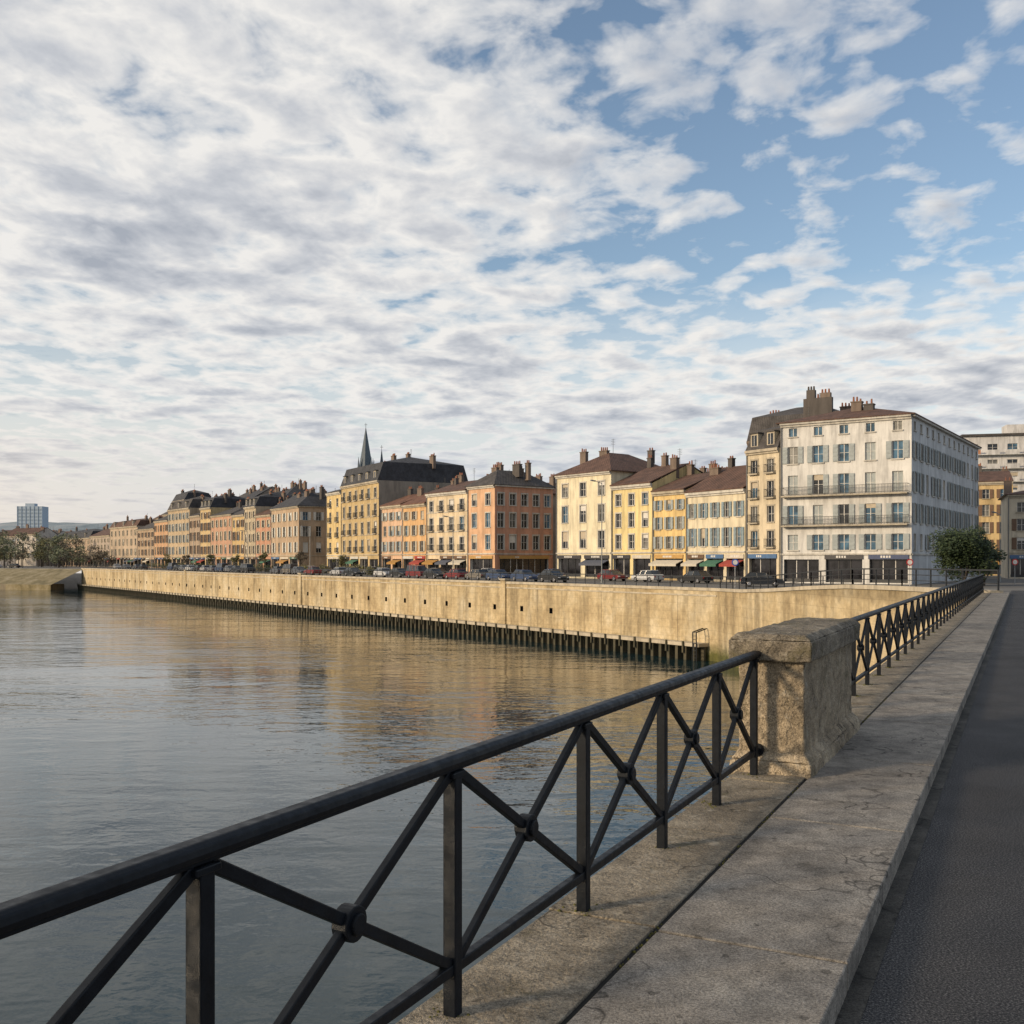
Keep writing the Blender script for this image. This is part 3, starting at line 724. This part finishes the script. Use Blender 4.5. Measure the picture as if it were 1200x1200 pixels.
m_rail, nt, b = newmat('painted_iron'); v = coords(nt)
nt.links.new(ramp(nt, noise(nt, v, 14, 5, .7), [(.3, (.002, .0032, .0055)), (.7, (.007, .010, .015))]), b.inputs['Base Color'])
nt.links.new(ramp(nt, noise(nt, v, 20, 4, .6), [(.3, .36), (.7, .62)]), b.inputs['Roughness'])
b.inputs['Specular IOR Level'].default_value = .22
bump(nt, b, noise(nt, v, 60, 3, .6), .25, .003)
RT = 1.85; HR = .95
def railing(name, S, z=0.0):
    acc = Acc(name)
    a0, a1 = S[0], S[-1]
    prof = [(-.036, -.022), (.036, -.022), (.04, -.006), (.036, .012), (.02, .022), (-.02, .022), (-.036, .012), (-.04, -.006)]
    v, f, _ = acc.get('handrail', m_rail); n = len(v)
    for ss in (a0 - .12, a1 + .12):
        for (x, zz) in prof: v.append(tuple(B(ss, RT + x, z + HR - .022 + zz)))
    for i in range(8): f.append([n + i, n + (i + 1) % 8, n + 8 + (i + 1) % 8, n + 8 + i])
    f.append([n + i for i in range(8)][::-1]); f.append([n + 8 + i for i in range(8)])
    bbox(acc, 'underbar', m_rail, a0 - .1, a1 + .1, RT - .018, RT + .018, z + HR - .062, z + HR - .0445)
    bbox(acc, 'bottom_rail', m_rail, a0 - .12, a1 + .12, RT - .019, RT + .019, z + .155, z + .195)
    for i, s in enumerate(S):
        bbox(acc, 'post', m_rail, s - .026, s + .026, RT - .026, RT + .026, z - .02, z + HR - .0625)
        bbox(acc, 'post_collar', m_rail, s - .045, s + .045, RT - .03, RT + .03, z + HR - .085, z + HR - .064)
    for s0, s1 in zip(S[:-1], S[1:]):
        zl, zh = z + .195, z + HR - .07
        c = B((s0 + s1) / 2, RT, (zl + zh) / 2)
        for (p, q) in (((s0 + .03, zl), (s1 - .03, zh)), ((s0 + .03, zh), (s1 - .03, zl))):
            P = B(p[0], RT, p[1]); Q = B(q[0], RT, q[1]); off = .0
            if q[1] < p[1]: off = .0007
            beam(acc, 'diagonal', m_rail, P + NL * off, Q + NL * off, .028 + off * 4, .038, NL.cross(Q - P).normalized())
        cyl(acc, 'rosette', m_rail, c - NL * .028, c + NL * .028, .056, .056, 20)
        cyl(acc, 'rosette_boss', m_rail, c - NL * .042, c + NL * .042, .034, .034, 16)
    for ss in (a0 - .12, a1 + .12):
        for zz in (z + HR - .022, z + .175):
            cyl(acc, 'flange', m_rail, B(ss - .02, RT, zz), B(ss + .02, RT, zz), .05, .05, 14)
    acc.build(bevel=.004)
railing('bridge_railing', [.02, .7, 1.95, 3.22, 4.45, 5.62, 6.78, 7.84])
S2 = [10.54 + 1.213 * k for k in range(39)]
railing('bridge_railing', S2)
acc = Acc('moss'); mm = flat((.09, .085, .022), 1, name='moss_green', var=.5)
for s in [1.95, 3.22, 4.45, 5.62, 6.78, 7.84] + S2[:14]:
    for k in range(34):
        an = R.uniform(0, 6.28); rr = abs(R.gauss(0, .045)) + .02
        c = B(s + rr * math.cos(an) * 1.3, RT + rr * math.sin(an), R.uniform(-.004, .004)); q = R.uniform(.005, .012)
        cyl(acc, 'moss', mm, c, c + Vector((0, 0, q * .8)), q, q * .35, 6)
for k in range(420):
    s = R.uniform(1.5, 14); c = B(s, 1.470 + R.gauss(0, .005), -.009); q = R.uniform(.004, .009)
    if mn.noise(Vector((s * 1.3, 0, 0))) > .05: cyl(acc, 'moss', mm, c, c + Vector((0, 0, q * 1.2)), q, q * .4, 5)
acc.build()

# ------------------------------------------------------------------ cars
def car(x, y, heading, col, van=False):
    acc = Acc('parked_van' if van else 'parked_car')
    z = gz(y) + .005
    u = Vector((math.cos(heading), math.sin(heading), 0)); n_ = Vector((-u.y, u.x, 0))
    P = lambda a, b_, c: Vector((x, y, z)) + u * a + n_ * b_ + Vector((0, 0, c))
    paint = flat(col, .25, .3, name='car_paint'); gl = glassm((.03, .035, .04))
    if van: prof = [(-2.3, .3), (2.3, .3), (2.32, .8), (2.1, 1.05), (-2.32, 1.05), (-2.34, .5)]; cab = [(-2.3, 1.05), (1.75, 1.05), (1.15, 1.85), (-2.2, 1.95)]
    else: prof = [(-2.08, .28), (2.08, .28), (2.14, .55), (2.02, .78), (1.05, .92), (-1.95, .96), (-2.14, .8), (-2.12, .45)]; cab = [(-1.8, .95), (1.15, .91), (.3, 1.42), (-1.25, 1.45)]
    def ext(part, mat, pr, w0, w1, zsplit=None):
        v, f, _ = acc.get(part, mat); m0 = len(v); k = len(pr)
        for sgn in (-1, 1):
            for (a, c) in pr:
                w = w0 if zsplit is None or c < zsplit else w1
                v.append(tuple(P(a, sgn * w, c)))
        f.append([m0 + i for i in range(k)]); f.append([m0 + k + i for i in range(k)][::-1])
        for i in range(k): f.append([m0 + i, m0 + k + i, m0 + k + (i + 1) % k, m0 + (i + 1) % k])
    ext('body', paint, prof, .86, .84, .7)
    ext('windows', gl, cab, .8, .64, 1.2)
    rt = [(cab[2][0] + .04, cab[2][1] - .03), (cab[3][0] - .05, cab[3][1] - .03), (cab[3][0], cab[3][1] + .04), (cab[2][0], cab[2][1] + .035)]
    ext('roof', paint, rt, .665, .62, 5)
    for a in ((-.45, .5) if not van else (-1.2, -.3, .75)):
        for sg in (-1, 1):
            beam(acc, 'pillars', paint, P(a, sg * .81, .93), P(a - .1 if not van else a, sg * .655, cab[3][1] - .02), .07, .04, u)
    for a in (-1.3, 1.3):
        for sg in (-1, 1):
            cyl(acc, 'tyre', flat((.02, .02, .02), .8, name='rubber'), P(a, sg * .66, .32), P(a, sg * .88, .32), .32, .32, 16)
            cyl(acc, 'hub', flat((.4, .4, .42), .3, .8, name='alloy'), P(a, sg * .88, .32), P(a, sg * .895, .32), .19, .17, 12)
    for sg in (-1, 1):
        acc.box8('headlights', WHITE, [P(2.0, sg * .8, .56), P(2.15, sg * .78, .56), P(2.15, sg * .45, .56), P(2.0, sg * .45, .56), P(2.0, sg * .8, .7), P(2.1, sg * .78, .7), P(2.1, sg * .45, .7), P(2.0, sg * .45, .7)])
        acc.box8('tail_lights', flat((.3, .01, .01), .3), [P(-2.0, sg * .8, .6), P(-2.16, sg * .78, .6), P(-2.16, sg * .55, .6), P(-2.0, sg * .55, .6), P(-2.0, sg * .8, .8), P(-2.15, sg * .78, .8), P(-2.15, sg * .55, .8), P(-2.0, sg * .55, .8)])
    acc.build(bevel=.03)
cols = [(.02, .025, .03), (.5, .5, .5), (.6, .6, .59), (.12, .13, .15), (.2, .21, .23), (.05, .08, .16), (.2, .03, .03), (.03, .03, .03), (.03, .03, .03), (.2, .18, .15)]
wd = Vector((-.556, .831)); wn = Vector((.831, .556))
hd = math.atan2(.831, -.556)
k = 30.0
while k < 265:
    if R.random() < .72:
        p = cor + wd * k + wn * R.choice((8.5, 8.5, 8.6))
        car(p.x, p.y, hd + R.choice((0, math.pi)) + R.uniform(-.02, .02), R.choice(cols), van=R.random() < .12)
    k += R.uniform(5.2, 6.6)
k = 14
while k < 230:
    if R.random() < .5:
        p = cor + wd * k + wn * 19.5; car(p.x, p.y, hd + math.pi * R.randint(0, 1), R.choice(cols))
    k += R.uniform(6, 9)
car(25.5, 104.5, math.atan2(-.2, .98), (.018, .02, .024))
for i in range(7): car(-168 - i * 7.0, 345 + i * 1.5, math.atan2(.2, -1), R.choice(cols))

def lamp(x, y, h=8.5):
    acc = Acc('street_lamp'); z = gz(y); m = flat((.22, .23, .23), .5, .3, name='galvanised')
    cyl(acc, 'base', m, (x, y, z), (x, y, z + .8), .13, .11, 10); cyl(acc, 'pole', m, (x, y, z + .8), (x, y, z + h), .075, .045, 8)
    beam(acc, 'arm', m, (x, y, z + h - .1), (x - .9, y - .6, z + h + .15), .06, .06)
    beam(acc, 'head', m, (x - .8, y - .5, z + h + .12), (x - 1.4, y - .95, z + h + .2), .28, .12)
    acc.build()
for k in (31, 66, 120, 155, 195, 235): p = cor + wd * k + wn * 12; lamp(p.x, p.y, 12 if k == 31 else 9)
lamp(61, 128)

# ------------------------------------------------------------------ vegetation
def leafmat(name, c0, c1):
    m, nt, b = newmat(name); v = coords(nt)
    nt.links.new(ramp(nt, noise(nt, v, 1.6, 5, .7), [(.3, c0), (.7, c1)]), b.inputs['Base Color']); b.inputs['Roughness'].default_value = .7
    return m
LF = leafmat('leaves', (.012, .024, .01), (.045, .07, .022)); LF2 = leafmat('spring_leaves', (.08, .08, .03), (.2, .18, .07)); BARE = leafmat('twigs', (.09, .07, .05), (.18, .15, .1))
LFH = leafmat('hazy_leaves', (.1, .12, .07), (.2, .21, .12))  # paler leaf colour with distance haze painted in
BK = flat((.06, .05, .04), .95, name='bark')
def leaves(acc, part, mat, c, rad, n, size, flatn=.8):
    v, f, _ = acc.get(part, mat)
    for i in range(n):
        d = Vector((R.gauss(0, 1), R.gauss(0, 1), R.gauss(0, 1))).normalized() * (R.random() ** .45)
        p = c + Vector((d.x * rad, d.y * rad, d.z * rad * flatn))
        a = Vector((R.gauss(0, 1), R.gauss(0, 1), R.gauss(0, .6))).normalized(); b_ = a.orthogonal().normalized()
        s = size * R.uniform(.6, 1.3); k = len(v)
        v.extend([tuple(p - a * s), tuple(p + b_ * s * .5), tuple(p + a * s), tuple(p - b_ * s * .5)]); f.append([k, k + 1, k + 2, k + 3])
def tree(name, x, y, h, r, mat, z=None, clumps=34, n=260, size=.16, trunk=.3):
    acc = Acc(name); z = gz(y) if z is None else z
    base = Vector((x, y, z)); th = h * trunk
    cyl(acc, 'trunk', BK, base, base + Vector((.1, 0, th)), .22 * h / 7, .13 * h / 7, 9)
    for i in range(clumps):
        d = Vector((R.gauss(0, 1), R.gauss(0, 1), R.gauss(0, 1))).normalized() * R.uniform(.3, 1)
        hh = (h - th)
        c = base + Vector((d.x * r * .8, d.y * r * .8, th + hh * .48 + d.z * hh * .42))
        if i < 12: cyl(acc, 'limbs', BK, base + Vector((.1, 0, th * .9)), c, .07 * h / 7, .02, 5)
        leaves(acc, 'crown', mat, c, r * R.uniform(.22, .4), n, size)
    acc.build()
tree('evergreen_tree', 47.0, 106.5, 6.8, 3.5, LF, clumps=64, n=330, size=.15, trunk=.1)
tree('evergreen_tree', 50.2, 109, 5.4, 2.4, LF, clumps=30, n=300, size=.15, trunk=.1)
acc = Acc('quay_shrubs')
for i in range(46):
    k = R.uniform(95, 262); p = cor + wd * k + wn * R.uniform(13, 17)
    for j in range(3):
        leaves(acc, 'foliage', R.choice((LF, LF2, LF2)), Vector((p.x + R.uniform(-1, 1), p.y + R.uniform(-1, 1), gz(p.y) + R.uniform(.5, 1.3))), R.uniform(.6, 1.2), 90, .16)
acc.build()
acc = Acc('distant_trees')
for i in range(190):
    y = R.uniform(350, 560); x = R.uniform(-.58, -.385) * y
    mt = R.choice((LF2, BARE, BARE, LFH, LFH))
    h = R.uniform(6, 14) * (.6 if x / y > -.42 else 1); base = Vector((x, y, gz(y)))
    cyl(acc, 'trunks', BK, base, base + Vector((0, 0, h * .5)), .16, .08, 5)
    for j in range(7):
        leaves(acc, 'foliage', mt, base + Vector((R.uniform(-2.2, 2.2), R.uniform(-2.2, 2.2), h * R.uniform(.3, .95))), R.uniform(1.2, 2.2), 60, .33)
acc.build()
for i in range(7):
    k = 115 + i * 20; p = cor + wd * k + wn * 16; tree('small_plane_tree', p.x, p.y, R.uniform(4, 6), 1.7, R.choice((BARE, LF2)), clumps=12, n=70, size=.15, trunk=.35)

acc = Acc('bollards')
for i in range(22):
    p = Vector((20, 128)) + Vector((.7, -.62)) * i * 1.25
    cyl(acc, 'bollards', IRON, (p.x, p.y, gz(p.y)), (p.x, p.y, gz(p.y) + .9), .07, .06, 8)
acc.build()
def sign(x, y, c):
    acc = Acc('traffic_sign'); z = gz(y)
    cyl(acc, 'pole', flat((.3, .3, .3), .5), (x, y, z), (x, y, z + 2.8), .04, .04, 7)
    cyl(acc, 'plate', flat(c, .5), (x, y - .06, z + 2.5), (x, y - .03, z + 2.5), .35, .35, 20)
    cyl(acc, 'plate_face', WHITE, (x, y - .065, z + 2.5), (x, y - .061, z + 2.5), .24, .24, 20)
    acc.build()
sign(40, 103, (.4, .02, .02)); sign(22, 101, (.03, .08, .35)); sign(55, 112, (.4, .02, .02))

# ------------------------------------------------------------------ world
SUN_EL = 17; sx, sy = -.9, -.43
w = bpy.data.worlds.new('World'); scene.world = w; w.use_nodes = True
nt = w.node_tree; nt.nodes.clear()
out = nt.nodes.new('ShaderNodeOutputWorld')
sky = nt.nodes.new('ShaderNodeTexSky'); sky.sky_type = 'NISHITA'; sky.sun_disc = False
sky.sun_elevation = math.radians(SUN_EL); sky.sun_rotation = math.atan2(sx, sy) % (2 * math.pi)
bg1 = nt.nodes.new('ShaderNodeBackground'); bg1.inputs['Strength'].default_value = .15
nt.links.new(sky.outputs[0], bg1.inputs['Color'])
tc = nt.nodes.new('ShaderNodeTexCoord')
nrm = nt.nodes.new('ShaderNodeVectorMath'); nrm.operation = 'NORMALIZE'; nt.links.new(tc.outputs['Generated'], nrm.inputs[0])
sp = nt.nodes.new('ShaderNodeSeparateXYZ'); nt.links.new(nrm.outputs[0], sp.inputs[0])
X, Y, Z = sp.outputs
zc = math_(nt, 'ADD', math_(nt, 'MAXIMUM', Z, 0.0), .10)
cb = nt.nodes.new('ShaderNodeCombineXYZ')
nt.links.new(math_(nt, 'DIVIDE', X, zc), cb.inputs[0]); nt.links.new(math_(nt, 'DIVIDE', Y, zc), cb.inputs[1])
def mapv(vec, loc=(0, 0, 0), s=(1, 1, 1), rot=0):
    mp = nt.nodes.new('ShaderNodeMapping'); mp.inputs['Location'].default_value = loc; mp.inputs['Scale'].default_value = s
    mp.inputs['Rotation'].default_value = (0, 0, rot); nt.links.new(vec, mp.inputs['Vector']); return mp.outputs[0]
base = cb.outputs[0]
def clouds(loc):
    v = mapv(base, loc, (1.1, .9, 1), .3)
    puff = noise(nt, v, 6.6, 5, .54, .2)
    lump = noise(nt, mapv(base, (loc[0] + 7, loc[1] + 2, 0), (1.1, 1, 1), -.2), 2.7, 3, .5, .3)
    big = noise(nt, mapv(base, (loc[0] + 3.1, loc[1] + 1.7, 0), (1, 1, 1), .2), .8, 2, .5, .1)
    s_ = math_(nt, 'ADD', math_(nt, 'MULTIPLY', puff, .46), math_(nt, 'MULTIPLY', lump, .30))
    return math_(nt, 'ADD', s_, math_(nt, 'MULTIPLY', big, .24))
dens = clouds((0, 0, 0))
dens2 = clouds((-.045, -.03, 0))
bias = math_(nt, 'MULTIPLY', math_(nt, 'MAXIMUM', math_(nt, 'ADD', X, .08), 0), math_(nt, 'MAXIMUM', math_(nt, 'SUBTRACT', Z, .17), 0))
bias = math_(nt, 'MINIMUM', math_(nt, 'MULTIPLY', bias, 1.9), .095)
dd = math_(nt, 'ADD', math_(nt, 'SUBTRACT', dens, bias), .008)
cov = ramp(nt, dd, [(.39, 0.), (.445, .6), (.51, 1.)])
cov = math_(nt, 'MAXIMUM', cov, ramp(nt, Z, [(.06, .95), (.26, .0)]))
light = math_(nt, 'ADD', math_(nt, 'MULTIPLY', math_(nt, 'SUBTRACT', dens, dens2), 3.6), .5)
thick = ramp(nt, dens, [(.46, 1.0), (.61, .1)])
sh = math_(nt, 'ADD', math_(nt, 'MULTIPLY', light, .5), math_(nt, 'MULTIPLY', thick, .5), True)
ccol = ramp(nt, sh, [(.26, (.42, .455, .52)), (.45, (.63, .65, .69)), (.66, (.93, .91, .88))])
haze = mixc(nt, math_(nt, 'MULTIPLY', math_(nt, 'ADD', X, .1), -2.4, True), (.60, .65, .72), (.92, .80, .68))
ccol = mixc(nt, ramp(nt, Z, [(.0, .9), (.15, .0)]), ccol, haze)
bg2 = nt.nodes.new('ShaderNodeBackground'); nt.links.new(ccol, bg2.inputs['Color']); bg2.inputs['Strength'].default_value = .93
mx = nt.nodes.new('ShaderNodeMixShader'); nt.links.new(cov, mx.inputs[0]); nt.links.new(bg1.outputs[0], mx.inputs[1]); nt.links.new(bg2.outputs[0], mx.inputs[2])
nt.links.new(mx.outputs[0], out.inputs[0])

sun = bpy.data.lights.new('sun', 'SUN'); sun.energy = 3.7; sun.angle = math.radians(8); sun.color = (1, .79, .54)
so = bpy.data.objects.new('sun', sun); scene.collection.objects.link(so)
el = math.radians(SUN_EL); hv = Vector((sx, sy, 0)).normalized()
dirv = Vector((hv.x * math.cos(el), hv.y * math.cos(el), math.sin(el)))
so.rotation_euler = dirv.to_track_quat('Z', 'Y').to_euler()

# ------------------------------------------------------------------ camera
cam = bpy.data.cameras.new('camera'); cam.sensor_width = 36; cam.lens = 36; cam.shift_y = .0467; cam.clip_end = 12000; cam.clip_start = .05
co = bpy.data.objects.new('camera', cam); scene.collection.objects.link(co)
co.location = (0, 0, 1.65); co.rotation_euler = (math.radians(90), 0, 0)
scene.camera = co
scene.view_settings.view_transform = 'Standard'; scene.view_settings.look = 'None'; scene.view_settings.exposure = 0
